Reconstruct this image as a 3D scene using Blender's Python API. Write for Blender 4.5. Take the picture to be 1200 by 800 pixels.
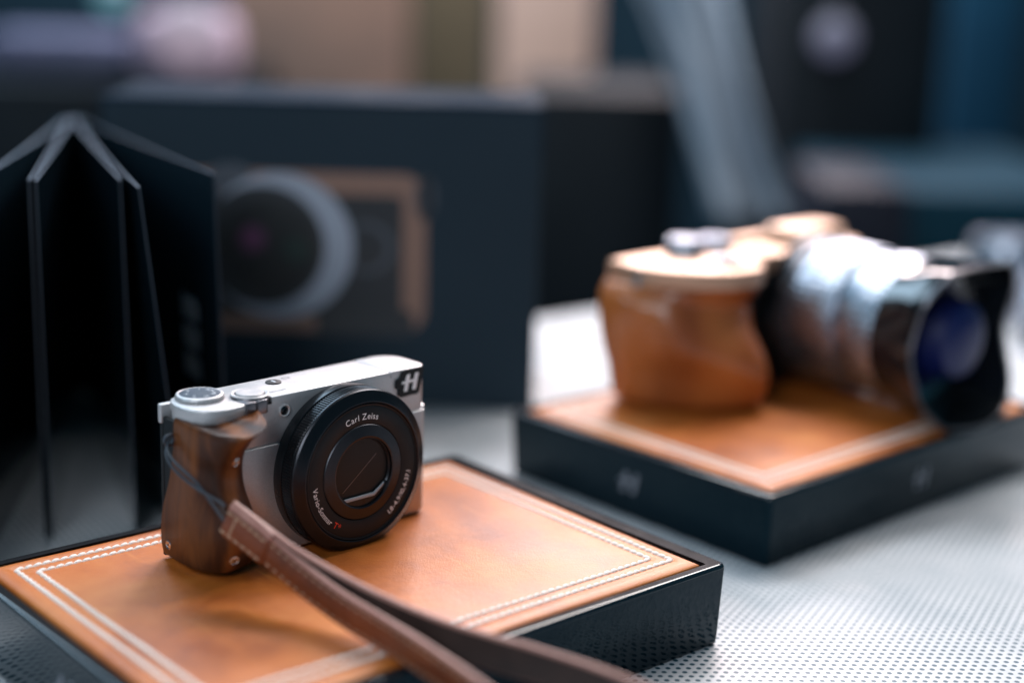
import bpy, bmesh, math, random
from mathutils import Vector, Matrix, noise
random.seed(7)
S = 0.001                      # everything below is written in millimetres
D = bpy.data
scn = bpy.context.scene
col = scn.collection
for o in list(D.objects):
    D.objects.remove(o)

# ------------------------------------------------------------------ camera
CAM = Vector((-185.59, -495.76, 207.381))
YAW, PITCH, ROLL, F = -0.7164, 0.2417, 0.0282, 1821.4
cp, sp = math.cos(PITCH), math.sin(PITCH)
FW = Vector((-math.sin(YAW) * cp, math.cos(YAW) * cp, -sp))
R0 = Vector((math.cos(YAW), math.sin(YAW), 0)); U0 = R0.cross(FW)
RT = (math.cos(ROLL) * R0 + math.sin(ROLL) * U0).normalized()
UP = (-math.sin(ROLL) * R0 + math.cos(ROLL) * U0).normalized()
cam = D.cameras.new('camera'); cam_o = D.objects.new('camera', cam); col.objects.link(cam_o)
cam_o.matrix_world = Matrix(((RT.x, UP.x, -FW.x, CAM.x * S), (RT.y, UP.y, -FW.y, CAM.y * S), (RT.z, UP.z, -FW.z, CAM.z * S), (0, 0, 0, 1)))
cam.sensor_width = 36; cam.sensor_fit = 'HORIZONTAL'; cam.lens = 36 * F / 1200
cam.clip_start = 0.01; cam.clip_end = 60
cam.dof.use_dof = True; cam.dof.focus_distance = 0.547; cam.dof.aperture_fstop = 2.45
scn.camera = cam_o

def ray(x, y):
    return FW + RT * ((x - 600) / F) - UP * ((y - 400) / F)
def at(x, y, d):               # a place d mm in front of the lens
    return CAM + ray(x, y) * d
def onz(x, y, z):
    d = ray(x, y); return CAM + d * ((z - CAM.z) / d.z)

# ------------------------------------------------------------------ light and exposure
scn.view_settings.view_transform = 'Standard'; scn.view_settings.look = 'None'
scn.view_settings.exposure = 0.0; scn.view_settings.gamma = 1.0
w = D.worlds.new('World'); scn.world = w; w.use_nodes = True
w.node_tree.nodes['Background'].inputs[0].default_value = (0.07, 0.27, 0.40, 1)
w.node_tree.nodes['Background'].inputs[1].default_value = 0.32
def area(name, loc, target, sx, sy, power, colr):
    l = D.lights.new(name, 'AREA'); l.shape = 'RECTANGLE'; l.size = sx * S; l.size_y = sy * S
    l.energy = power; l.color = colr
    o = D.objects.new(name, l); col.objects.link(o)
    o.location = Vector(loc) * S
    o.rotation_euler = (Vector(target) - Vector(loc)).to_track_quat('-Z', 'Y').to_euler()
    return o
area('key_lamp', (880, 60, 860), (190, -60, 0), 460, 420, 10.5, (1.0, 0.93, 0.90))
area('rear_lamp', (1620, 1120, 1000), (420, -120, 0), 800, 600, 34, (1.0, 0.84, 0.85))
area('rear_cool_lamp', (300, 2100, 1500), (250, 0, 0), 1400, 900, 22, (0.58, 0.80, 1.0))
area('left_lamp', (-900, 350, 900), (120, -40, 20), 500, 500, 4, (0.66, 0.86, 1.0))
area('front_fill', (-900, -700, 750), (150, 0, 20), 500, 500, 8, (0.86, 0.92, 1.0))  # unseen fill added from the viewer's side for the camera front
area('background_fill', (900, 1200, 2300), (1900, 2900, 0), 1600, 1200, 170, (0.92, 0.95, 1.0))  # overhead light added out of view to brighten the background
scn.cycles.max_bounces = 8; scn.cycles.caustics_reflective = False; scn.cycles.caustics_refractive = False
scn.cycles.use_denoising = True; scn.cycles.adaptive_threshold = .005

# ------------------------------------------------------------------ materials
def mat(name, base=(.5, .5, .5), rough=.5, metal=0.0, coat=0.0, coat_r=.1, spec=.5, ior=1.5):
    m = D.materials.new(name); m.use_nodes = True
    b = m.node_tree.nodes['Principled BSDF']
    b.inputs['Base Color'].default_value = (*base, 1); b.inputs['Roughness'].default_value = rough
    b.inputs['Metallic'].default_value = metal; b.inputs['Coat Weight'].default_value = coat
    b.inputs['Coat Roughness'].default_value = coat_r; b.inputs['Specular IOR Level'].default_value = spec
    b.inputs['IOR'].default_value = ior
    return m
class NT:
    def __init__(s, m):
        s.m = m; s.t = m.node_tree; s.b = s.t.nodes['Principled BSDF']
        s.tc = s.t.nodes.new('ShaderNodeTexCoord')
    def n(s, typ, **kw):
        x = s.t.nodes.new(typ)
        for k, v in kw.items():
            if k in x.inputs.keys(): x.inputs[k].default_value = v
            else: setattr(x, k, v)
        return x
    def l(s, a, b): s.t.links.new(a, b)
    def coords(s, scale=(1, 1, 1), rot=(0, 0, 0)):
        mp = s.n('ShaderNodeMapping'); mp.inputs['Scale'].default_value = scale; mp.inputs['Rotation'].default_value = rot
        s.l(s.tc.outputs['Object'], mp.inputs['Vector']); return mp.outputs['Vector']
    def noise(s, vec, scale, detail=4, rough=.55, dist=0):
        x = s.n('ShaderNodeTexNoise', Scale=scale, Detail=detail, Roughness=rough, Distortion=dist)
        s.l(vec, x.inputs['Vector']); return x.outputs['Fac']
    def ramp(s, fac, stops):
        x = s.n('ShaderNodeValToRGB'); e = x.color_ramp.elements
        e[0].position = stops[0][0]; e[0].color = (*stops[0][1], 1)
        e[1].position = stops[-1][0]; e[1].color = (*stops[-1][1], 1)
        for p_, c_ in stops[1:-1]:
            k = e.new(p_); k.color = (*c_, 1)
        s.l(fac, x.inputs['Fac']); return x.outputs['Color']
    def bump(s, h, strength, dist=.001, prev=None):
        x = s.n('ShaderNodeBump', Strength=strength, Distance=dist); s.l(h, x.inputs['Height'])
        if prev: s.l(prev, x.inputs['Normal'])
        s.l(x.outputs['Normal'], s.b.inputs['Normal']); return x.outputs['Normal']
    def mixc(s, f, a, b, mode='MIX'):
        x = s.n('ShaderNodeMix'); x.data_type = 'RGBA'; x.blend_type = mode
        for sock, v in ((x.inputs[0], f), (x.inputs[6], a), (x.inputs[7], b)):
            if hasattr(v, 'default_value') or hasattr(v, 'links'): s.l(v, sock)
            elif isinstance(v, tuple): sock.default_value = (*v, 1)
            else: sock.default_value = v
        return x.outputs[2]
    def math(s, op, a, b=0.0, c=None):
        x = s.n('ShaderNodeMath'); x.operation = op
        for i, v in enumerate((a, b) + ((c,) if c is not None else ())):
            if isinstance(v, (int, float)): x.inputs[i].default_value = v
            else: s.l(v, x.inputs[i])
        return x.outputs[0]
    def maprange(s, v, a, b, c, d):
        x = s.n('ShaderNodeMapRange'); s.l(v, x.inputs[0])
        for i, k in enumerate((a, b, c, d)): x.inputs[i + 1].default_value = k
        return x.outputs[0]

def m_leather(name, c_dark, c_mid, c_light, rough=(.36, .55), patch=9, coat=.12, grain=1.0):
    m = mat(name, coat=coat, coat_r=.38); t = NT(m); v = t.coords()
    a = t.noise(v, patch, 5, .6, .6); b = t.noise(v, patch * 5, 6, .65, .3)
    mixed = t.math('ADD', t.math('MULTIPLY', a, .65), t.math('MULTIPLY', b, .35))
    c = t.ramp(mixed, [(.34, c_dark), (.50, c_mid), (.66, c_light)])
    vs = t.noise(t.coords((1, .12, 1), (0, 0, .6)), 160, 3, .6)                   # fine scratches
    scr = t.maprange(vs, .64, .72, 0, .40)
    c = t.mixc(scr, c, c_light)
    t.l(c, t.b.inputs['Base Color'])
    t.l(t.maprange(a, .3, .7, rough[0], rough[1]), t.b.inputs['Roughness'])
    vo = t.n('ShaderNodeTexVoronoi', Scale=900.0); vo.feature = 'DISTANCE_TO_EDGE'; t.l(v, vo.inputs['Vector'])
    pores = t.maprange(vo.outputs['Distance'], 0, .25, 0, 1)
    n1 = t.bump(pores, .10 * grain, .0006)
    n2 = t.bump(t.noise(v, 420, 4, .6), .22 * grain, .0005, n1)
    t.bump(t.noise(v, 38, 3, .5), .25 * grain, .001, n2)
    return m
tan = m_leather('tan_leather', (.24, .048, .006), (.49, .130, .018), (.61, .215, .046), (.38, .56), 9, .10)
tan.node_tree.nodes['Principled BSDF'].inputs['Specular IOR Level'].default_value = .5
strap_m = m_leather('brown_strap_leather', (.08, .017, .006), (.155, .036, .012), (.23, .062, .024), (.32, .48), 30, .15, .8)
strap_in = m_leather('dark_strap_lining', (.022, .012, .010), (.035, .018, .014), (.05, .026, .02), (.5, .7), 30, 0, .8)
strap_edge_lit = m_leather('lit_strap_edge_leather', (.30, .13, .10), (.40, .19, .15), (.48, .25, .20), (.42, .55), 40, .1, .6)  # light from above put into the pink colour of the upper edge

def m_wood(name, cols, scale=1.0, coat=.35, rough=.38):
    m = mat(name, coat=coat, coat_r=.22); t = NT(m)
    v = t.coords((1, 1, .16), (.08, .16, 0))
    g = t.noise(v, 150 * scale, 8, .62, 1.2); big = t.noise(v, 32 * scale, 4, .5, 2.2)
    wv = t.n('ShaderNodeTexWave', Scale=26.0 * scale, Distortion=9.0, Detail=4.0); t.l(v, wv.inputs['Vector'])
    x = t.math('ADD', t.math('MULTIPLY', g, .4), t.math('ADD', t.math('MULTIPLY', big, .35), t.math('MULTIPLY', wv.outputs['Fac'], .25)))
    t.l(t.ramp(x, [(.28, cols[0]), (.46, cols[1]), (.66, cols[2])]), t.b.inputs['Base Color'])
    t.l(t.maprange(g, .3, .7, rough - .06, rough + .12), t.b.inputs['Roughness'])
    por = t.noise(t.coords((1, 1, .05), (.08, .16, 0)), 1300 * scale, 2, .5)
    t.bump(t.maprange(por, .35, .5, 0, 1), .12, .0003)
    return m
walnut = m_wood('walnut_wood', [(.008, .003, .001), (.045, .0125, .004), (.16, .052, .014)], 1.0, .18, .42)
walnut.node_tree.nodes['Principled BSDF'].inputs['Specular IOR Level'].default_value = .22
redwood = m_wood('red_brown_wood', [(.23, .055, .010), (.32, .085, .016), (.42, .125, .026)], .25, .5, .40)

def m_metal(name, base, rough, metal=1.0, speck=.05, coat=0, bumps=.03, scale=5200):
    m = mat(name, base, rough, metal, coat, .1); t = NT(m); v = t.coords()
    s = t.noise(v, scale, 2, .5)
    lo = tuple(max(0, c * (1 - speck * 3)) for c in base); hi = tuple(min(1, c * (1 + speck * 3)) for c in base)
    t.l(t.ramp(s, [(.35, lo), (.65, hi)]), t.b.inputs['Base Color'])
    r = t.noise(v, 90, 4, .6)
    t.l(t.maprange(r, .3, .7, rough * .88, rough * 1.15), t.b.inputs['Roughness'])
    t.bump(s, bumps, .0002)
    return m
silver = m_metal('silver_satin_paint', (.50, .49, .50), .42, .55, .05, .15)
silver_edge = m_metal('bright_silver', (.78, .78, .80), .22, 1, .02)
chrome = m_metal('chrome', (.80, .80, .82), .10, 1, .0, 0, 0)
gunmetal = m_metal('gunmetal', (.16, .155, .17), .3, .9, .04)
dial_face = m_metal('dial_blue_grey_face', (.020, .045, .075), .75, .0, .05)
blk_ring = m_metal('black_anodised', (.022, .024, .028), .28, .75, .05)
blk_satin = m_metal('black_satin', (.006, .008, .010), .5, .0, .05)
blk_satin.node_tree.nodes['Principled BSDF'].inputs['Specular IOR Level'].default_value = .28
blk_gloss = m_metal('black_gloss', (.006, .008, .010), .10, .0, .0, .5, .01, 300)
blade_m = m_metal('cover_blade_black', (.007, .008, .009), .4, 0, .05)
blade_m.node_tree.nodes['Principled BSDF'].inputs['Specular IOR Level'].default_value = .25
sill_m = mat('lit_grey_sill', (.30, .33, .36), .4)
turned = m_metal('turned_black_metal', (.036, .037, .042), .24, .9, .03)
_b = turned.node_tree.nodes['Principled BSDF']; _b.inputs['Anisotropic'].default_value = .85
_tn = turned.node_tree.nodes.new('ShaderNodeTangent'); _tn.direction_type = 'RADIAL'; _tn.axis = 'Y'
turned.node_tree.links.new(_tn.outputs[0], _b.inputs['Tangent'])
gold = m_metal('champagne_gold_metal', (.56, .35, .24), .42, .5, .03)
lens_silver = m_metal('barrel_silver', (.44, .48, .56), .28, .95, .02)
glass_blue = mat('blue_coated_glass', (.001, .006, .07), .5, .0, 0)
glass_blk = mat('dark_glass', (.004, .005, .007), .04, 0, 1, .02)
white_p = mat('white_print', (.86, .86, .88), .5)
red_p = mat('red_print', (.85, .05, .02), .5)
card_print = mat('pale_blue_print', (.75, .82, .90), .5)
grey_p = mat('grey_print', (.16, .17, .20), .45)
ink = mat('dark_ink', (.02, .02, .025), .5)
dial_ink = mat('pale_dial_print', (.50, .56, .62), .5)
thread = mat('cream_thread', (.86, .78, .72), .75)
t = NT(thread); wv = t.n('ShaderNodeTexWave', Scale=900.0, Distortion=1.0); wv.bands_direction = 'DIAGONAL'; t.l(t.coords(), wv.inputs['Vector']); t.bump(wv.outputs['Fac'], .4, .0003)
thread_d = mat('brown_thread', (.42, .26, .17), .8)
cord_m = mat('grey_cord', (.035, .045, .06), .6)
t = NT(cord_m); t.bump(t.noise(t.coords(), 2500, 2), .5, .0002)
rubber = mat('rubber', (.012, .012, .014), .7)

def m_case():
    m = mat('black_case_lacquer', (.001, .006, .010), .06, 0, 0, .05, .22); t = NT(m)
    t.b.inputs['Specular Tint'].default_value = (.35, .75, .95, 1)
    v = t.coords((1, 1, 1)); vo = t.n('ShaderNodeTexVoronoi', Scale=430.0); vo.feature = 'SMOOTH_F1'; t.l(v, vo.inputs['Vector'])
    n1 = t.bump(vo.outputs['Distance'], .10, .0006)
    t.bump(t.noise(v, 60, 3), .04, .001, n1)
    t.l(t.maprange(t.noise(v, 40, 4), .3, .7, .04, .12), t.b.inputs['Roughness'])
    return m
case_m = m_case()
case_edge_m = mat('black_lacquer_edge', (.004, .010, .015), .14, 0, .6, .08)
rim_m = m_metal('black_rim_lacquer', (.006, .007, .009), .55, 0, .0, 0, .02, 900)
rim_m.node_tree.nodes['Principled BSDF'].inputs['Specular IOR Level'].default_value = .06

def m_card(name, base, rough, coat=.3):
    m = mat(name, base, rough, 0, coat, .08); t = NT(m); v = t.coords()
    t.l(t.maprange(t.noise(v, 14, 4), .3, .7, rough * .8, rough * 1.3), t.b.inputs['Roughness'])
    t.bump(t.noise(v, 9, 2), .05, .004)
    return m
gloss_card = m_card('black_glossy_card', (.006, .014, .021), .09, .6)
card_edge = m_card('lit_card_edge', (.08, .11, .16), .5, 0)
card_edge_shaded = m_card('shaded_card_edge', (.018, .028, .042), .5, 0)
box_card = m_card('charcoal_box_card', (.021, .035, .048), .55, 0)
box_top = m_card('charcoal_box_lid', (.004, .014, .028), .85, 0)
for m_ in (box_card, box_top): m_.node_tree.nodes['Principled BSDF'].inputs['Specular IOR Level'].default_value = .1
pr_bronze = m_card('printed_bronze', (.25, .14, .105), .45, .1)
pr_dark = m_card('printed_dark_body', (.018, .022, .027), .45, .1)
pr_silver = m_card('printed_silver', (.32, .35, .42), .45, .1)
pr_grey = m_card('printed_grey', (.060, .07, .088), .45, .1)
pr_black = m_card('printed_black_lens', (.007, .010, .012), .45, .1)
pr_purple = m_card('printed_purple', (.085, .025, .07), .45, .1)
pr_green = m_card('printed_green', (.006, .022, .020), .45, .1)

def m_table():
    m = mat('perforated_display_sheet', (.7, .7, .7), .5, 0, .35, .30); t = NT(m)
    P_ = 3.6 * S
    v = t.coords((1, 1, 1), (0, 0, math.radians(38)))
    sep = t.n('ShaderNodeSeparateXYZ'); t.l(v, sep.inputs[0])
    gx = t.math('MULTIPLY', sep.outputs[0], 1 / P_); gy = t.math('MULTIPLY', sep.outputs[1], 1 / (P_ * math.sqrt(3)))
    def cell(off):
        fx = t.math('SUBTRACT', t.math('FRACT', t.math('ADD', gx, off)), .5)
        fy = t.math('MULTIPLY', t.math('SUBTRACT', t.math('FRACT', t.math('ADD', gy, off)), .5), math.sqrt(3))
        return t.math('SQRT', t.math('ADD', t.math('MULTIPLY', fx, fx), t.math('MULTIPLY', fy, fy)))
    d = t.math('MINIMUM', cell(0.0), cell(.5))
    hole = t.maprange(d, .23, .29, 1, 0)
    big = t.math('ADD', t.math('MULTIPLY', t.noise(t.coords(), 7, 4, .6), .7), t.math('MULTIPLY', t.noise(t.coords((1, .3, 1), (0, 0, .5)), 60, 5, .7), .3))
    basec = t.ramp(big, [(.36, (.36, .40, .43)), (.50, (.50, .51, .53)), (.66, (.60, .59, .60))])
    t.l(t.maprange(big, .35, .65, .42, .62), t.b.inputs['Roughness'])
    t.l(t.mixc(hole, basec, (.012, .065, .095)), t.b.inputs['Base Color'])
    t.l(t.math('SUBTRACT', .24, t.math('MULTIPLY', hole, .16)), t.b.inputs['Coat Weight'])
    n1 = t.bump(t.maprange(d, .18, .36, 0, 1), .35, .0004)
    t.bump(t.noise(t.coords(), 16, 3, .5), .30, .004, n1)
    return m
table_m = m_table()
def m_plain(name, a, b, rough, sc, st=(1, 1, 1)):
    m = mat(name, a, rough, spec=.15); t = NT(m)
    t.l(t.ramp(t.noise(t.coords(st), sc, 5, .6, .5), [(.35, a), (.65, b)]), t.b.inputs['Base Color'])
    t.bump(t.noise(t.coords(), sc * 12, 3), .1, .002)
    return m
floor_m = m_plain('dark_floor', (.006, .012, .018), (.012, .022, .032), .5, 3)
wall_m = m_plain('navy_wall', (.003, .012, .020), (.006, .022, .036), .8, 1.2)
beige_m = m_plain('beige_fabric_panel', (.16, .11, .09), (.29, .175, .13), .8, 1.6)
olive_m = m_plain('olive_brown_panel', (.06, .052, .034), (.085, .07, .044), .8, 2)
pale_m = m_plain('pale_peach_panel', (.50, .33, .26), (.58, .40, .33), .8, 2)
cloth_m = m_plain('pale_grey_cloth', (.22, .27, .33), (.33, .38, .44), .85, 3)
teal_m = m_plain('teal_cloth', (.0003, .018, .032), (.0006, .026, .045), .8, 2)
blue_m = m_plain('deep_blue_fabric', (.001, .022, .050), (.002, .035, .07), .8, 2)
lav_m = m_plain('lavender_plastic', (.06, .07, .12), (.11, .11, .17), .5, 4)
pinkw_m = m_plain('pinkish_white_plastic', (.38, .29, .38), (.46, .37, .45), .4, 4)
bcase_m = m_plain('black_fabric_case', (.002, .005, .008), (.005, .009, .013), .6, 5)
grey_case_m = m_plain('grey_violet_case', (.005, .008, .016), (.010, .012, .02), .6, 5)

# ------------------------------------------------------------------ helpers
def thing(name, label, cat, loc=(0, 0, 0), rz=0, group=None):
    o = D.objects.new(name, None); o.empty_display_size = .02; col.objects.link(o)
    o.location = Vector(loc) * S; o.rotation_euler = (0, 0, rz)
    o['label'] = label; o['category'] = cat
    if group: o['group'] = group
    return o
def obj(name, bm, m, parent=None, smooth=True, kind=None, label=None, sharp=35, loc=None):
    me = D.meshes.new(name)
    bm.normal_update(); bm.to_mesh(me); bm.free()
    me.transform(Matrix.Scale(S, 4))
    me.materials.append(m)
    if smooth:
        me.polygons.foreach_set('use_smooth', [True] * len(me.polygons))
        me.set_sharp_from_angle(angle=math.radians(sharp))
    o = D.objects.new(name, me); col.objects.link(o)
    if parent: o.parent = parent
    if kind: o['kind'] = kind
    if label: o['label'] = label
    if loc: o.location = Vector(loc) * S
    return o
def tag(o, label, cat, group=None):
    o['label'] = label; o['category'] = cat
    if group: o['group'] = group
    return o
def bevel(bm, w_, seg=2, edges=None):
    bmesh.ops.bevel(bm, geom=edges or bm.edges[:], offset=w_, segments=seg, profile=.5, affect='EDGES', clamp_overlap=True)
def box(x0, x1, y0, y1, z0, z1, bv=0, seg=2, bm=None):
    b = bmesh.new()
    bmesh.ops.create_cube(b, size=1)
    for v in b.verts:
        v.co = Vector((x0 + (v.co.x + .5) * (x1 - x0), y0 + (v.co.y + .5) * (y1 - y0), z0 + (v.co.z + .5) * (z1 - z0)))
    if bv: bevel(b, bv, seg)
    return join(bm, b) if bm else b
def join(a, b):
    tmp = D.meshes.new('tmp'); b.to_mesh(tmp); b.free(); a.from_mesh(tmp); D.meshes.remove(tmp); return a
def prism(pts, z0, z1, bv_top=0, bv_bot=0, seg=3):
    """polygon in plan, extruded in z; top and bottom rims rounded"""
    bm = bmesh.new()
    vs = [bm.verts.new((x, y, z0)) for x, y in pts]
    f = bm.faces.new(vs); f.normal_update()
    if f.normal.z > 0: f.normal_flip()
    r = bmesh.ops.extrude_face_region(bm, geom=[f])
    for v in r['geom']:
        if isinstance(v, bmesh.types.BMVert): v.co.z = z1
    bmesh.ops.recalc_face_normals(bm, faces=bm.faces[:])
    for bv, z in ((bv_top, z1), (bv_bot, z0)):
        if bv:
            bevel(bm, bv, seg, [e for e in bm.edges if all(abs(v.co.z - z) < 1e-4 for v in e.verts)])
    return bm
def rounded(x0, x1, y0, y1, r, n=8):
    if not isinstance(r, (list, tuple)): r = [r] * 4
    out = []
    for (cx, cy, a0, rr) in ((x1 - r[0], y1 - r[0], 0, r[0]), (x0 + r[1], y1 - r[1], 90, r[1]), (x0 + r[2], y0 + r[2], 180, r[2]), (x1 - r[3], y0 + r[3], 270, r[3])):
        for i in range(n + 1):
            a = math.radians(a0 + 90 * i / n); out.append((cx + rr * math.cos(a), cy + rr * math.sin(a)))
    return out
def lathe(profile, n=96, axis='y', c=(0, 0, 0), teeth=None, close=False):
    """profile: (radius, height). axis y: height runs along +y. teeth(i) changes the radius of flagged rows"""
    bm = bmesh.new(); rows = []
    for k, pr in enumerate(profile):
        r, h = pr[0], pr[1]; row = []
        for i in range(n):
            a = 2 * math.pi * i / n; rr = r + (teeth(i) if teeth and len(pr) > 2 else 0)
            q = (rr * math.cos(a), rr * math.sin(a))
            row.append(bm.verts.new((c[0] + q[0], c[1] + h, c[2] + q[1]) if axis == 'y' else (c[0] + q[0], c[1] + q[1], c[2] + h)))
        rows.append(row)
    for k in range(len(rows) - 1 + (1 if close else 0)):
        a, b = rows[k], rows[(k + 1) % len(rows)]
        for i in range(n):
            j = (i + 1) % n; bm.faces.new((a[i], a[j], b[j], b[i]))
    if not close:
        for row, pr in ((rows[0], profile[0]), (rows[-1], profile[-1])):
            if pr[0] < .02: bmesh.ops.pointmerge(bm, verts=row, merge_co=row[0].co if pr[0] == 0 else Vector((c[0], c[1] + pr[1], c[2])) if axis == 'y' else Vector((c[0], c[1], c[2] + pr[1])))
            elif len(pr) > 3 or True:
                try: bm.faces.new(row)
                except ValueError: pass
    bmesh.ops.recalc_face_normals(bm, faces=bm.faces[:])
    return bm
def ring(profile, n=96, axis='y', c=(0, 0, 0), teeth=None):
    return lathe(profile, n, axis, c, teeth, close=True)
def catmull(P, n):
    P = [Vector(p) for p in P]; out = []
    Q = [2 * P[0] - P[1]] + P + [2 * P[-1] - P[-2]]
    for i in range(1, len(Q) - 2):
        for k in range(n):
            u = k / n; a, b, c, d = Q[i - 1], Q[i], Q[i + 1], Q[i + 2]
            out.append(.5 * ((2 * b) + (c - a) * u + (2 * a - 5 * b + 4 * c - d) * u * u + (3 * b - a - 3 * c + d) * u ** 3))
    out.append(P[-1]); return out
def tube(path, r, n=10, bm=None):
    bm = bm or bmesh.new(); rows = []; up = Vector((0, 0, 1))
    for i, p in enumerate(path):
        t_ = (path[min(i + 1, len(path) - 1)] - path[max(i - 1, 0)]).normalized()
        a = t_.cross(up); a = a.normalized() if a.length > 1e-3 else Vector((1, 0, 0)); b = t_.cross(a)
        rows.append([bm.verts.new(p + a * r * math.cos(2 * math.pi * k / n) + b * r * math.sin(2 * math.pi * k / n)) for k in range(n)])
    for i in range(len(rows) - 1):
        for k in range(n):
            j = (k + 1) % n; bm.faces.new((rows[i][k], rows[i][j], rows[i + 1][j], rows[i + 1][k]))
    bm.faces.new(rows[0]); bm.faces.new(rows[-1])
    bmesh.ops.recalc_face_normals(bm, faces=bm.faces[:]); return bm
_gc = {}
def glyph(ch):
    """vertices and faces of one character, 1 unit high font"""
    if ch not in _gc:
        cu = D.curves.new('glyph', 'FONT'); cu.body = ch; cu.size = 1; cu.resolution_u = 3
        ob = D.objects.new('glyph', cu); col.objects.link(ob)
        dg = bpy.context.evaluated_depsgraph_get(); dg.update()
        me = ob.evaluated_get(dg).to_mesh()
        vs = [v.co.copy() for v in me.vertices]; fs = [tuple(p.vertices) for p in me.polygons]
        ob.evaluated_get(dg).to_mesh_clear(); D.objects.remove(ob); D.curves.remove(cu)
        x0 = min(v.x for v in vs) if vs else 0; x1 = max(v.x for v in vs) if vs else .3
        _gc[ch] = ([Vector((v.x - x0, v.y, 0)) for v in vs], fs, x1 - x0)
    return _gc[ch]
def text_bm(s, size, place, gap=.07, bold=0.0):
    """place(u, v) -> position; u advances along the line in mm, v is up"""
    bm = bmesh.new(); u = 0; total = 0
    for ch in s: total += (.3 if ch == ' ' else glyph(ch)[2] + gap) * size
    for ch in s:
        if ch == ' ': u += .3 * size; continue
        vs, fs, wd = glyph(ch)
        for k in ((0, -bold, bold) if bold else (0,)):
            row = [bm.verts.new(place(u - total / 2 + v.x * size + k, v.y * size + (abs(k) * .02), u - total / 2 + wd * size / 2)) for v in vs]
            for f in fs:
                try: bm.faces.new([row[i] for i in f])
                except ValueError: pass
        u += (wd + gap) * size
    return bm
def solidify(bm, n, d):
    """give a flat sheet a thickness d along n"""
    r = bmesh.ops.extrude_face_region(bm, geom=bm.faces[:])
    for v in r['geom']:
        if isinstance(v, bmesh.types.BMVert): v.co += Vector(n) * d
    bmesh.ops.recalc_face_normals(bm, faces=bm.faces[:]); return bm

# ------------------------------------------------------------------ the surface everything stands on
TZ = -31.24
bm = bmesh.new()
NX = 2
tab = [(-700, -900), (1500, -900), tuple(onz(1330, 268, TZ).xy), tuple(onz(640, 372, TZ).xy), tuple(onz(90, 400, TZ).xy), (-900, 560)]
bm = prism(tab, TZ - 18, TZ, 3, 0)
tb = obj('table_surface', bm, table_m, kind='structure')
tb['label'] = 'white display surface printed all over with small dark dots'
fl = obj('floor', box(-3000, 9000, -3000, 9000, -960, -930), floor_m, kind='structure')

# ------------------------------------------------------------------ plinths: glossy black case with stitched leather top
L, W, H = 215.6, 155.3, 31.24
EMB = [  # the H mark: (u right, v up) in mm around its centre
    [(-2.2, 3.7), (-.5, 3.9), (-.7, 2.5), (-1.9, -3.4), (-2.2, -3.9), (-3.8, -3.9), (-3.9, -3.2), (-2.7, 2.8)],
    [(2.9, 3.9), (4.6, 3.9), (4.4, 2.9), (3.0, -3.2), (2.5, -3.8), (1.0, -3.6), (1.1, -2.8), (2.4, 3.0)],
    [(-5.2, -.2), (-3.2, -.1), (-3.0, 1.0), (-5.0, .8)],
    [(-1.35, -.1), (1.8, .1), (2.05, 1.2), (-1.1, 1.0)]]
def emblem_bm(place, k=1.0):
    bm = bmesh.new()
    for poly in EMB:
        bm.faces.new([bm.verts.new(place(u * k, v * k)) for u, v in poly])
    return bm
def stitch_mesh(mm_len, r, name, m):
    bm = bmesh.new(); n = 7; k = 7; rows = []
    for i in range(n):
        u = -1 + 2 * i / (n - 1); rr = r * math.sqrt(max(.05, 1 - abs(u) ** 3)); sag = -.25 * u * u
        rows.append([bm.verts.new((u * mm_len / 2, rr * math.cos(2 * math.pi * j / k), .8 * rr * math.sin(2 * math.pi * j / k) + sag)) for j in range(k)])
    for i in range(n - 1):
        for j in range(k): bm.faces.new((rows[i][j], rows[i][(j + 1) % k], rows[i + 1][(j + 1) % k], rows[i + 1][j]))
    bm.faces.new(rows[0]); bm.faces.new(rows[-1]); bmesh.ops.recalc_face_normals(bm, faces=bm.faces[:])
    me = D.meshes.new(name); bm.to_mesh(me); bm.free(); me.transform(Matrix.Scale(S, 4)); me.materials.append(m)
    me.polygons.foreach_set('use_smooth', [True] * len(me.polygons)); return me
st_me = stitch_mesh(3.55, 1.0, 'stitch', thread)
st_brown = stitch_mesh(2.9, .42, 'stitch', thread_d)
def place_mesh(name, me, parent, co, ang, tilt=0, scale=1.0):
    o = D.objects.new(name, me); col.objects.link(o); o.parent = parent
    o.location = Vector(co) * S; o.rotation_euler = (tilt, 0, ang); o.scale = (scale,) * 3
    return o
IN1, IN2 = 13.2, 18.7
PX0, PX1, PY0, PY1 = 6.5, L - 9.0, -W + 5.2, -6.2       # the leather pad inside the rim
def stitch_run(i):
    """all stitch places of one row: (x, y, angle)"""
    x0, x1, y0, y1 = i, L - i - 1.5, -W + i, -i; out = []
    for a, b in (((x0, y0), (x1, y0)), ((x1, y0), (x1, y1)), ((x1, y1), (x0, y1)), ((x0, y1), (x0, y0))):
        ln = math.dist(a, b); n = round(ln / 3.25); ang = math.atan2(b[1] - a[1], b[0] - a[0])
        for k in range(n):
            u = (k + .5) / n; out.append((a[0] + (b[0] - a[0]) * u, a[1] + (b[1] - a[1]) * u, ang))
    return out
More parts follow.
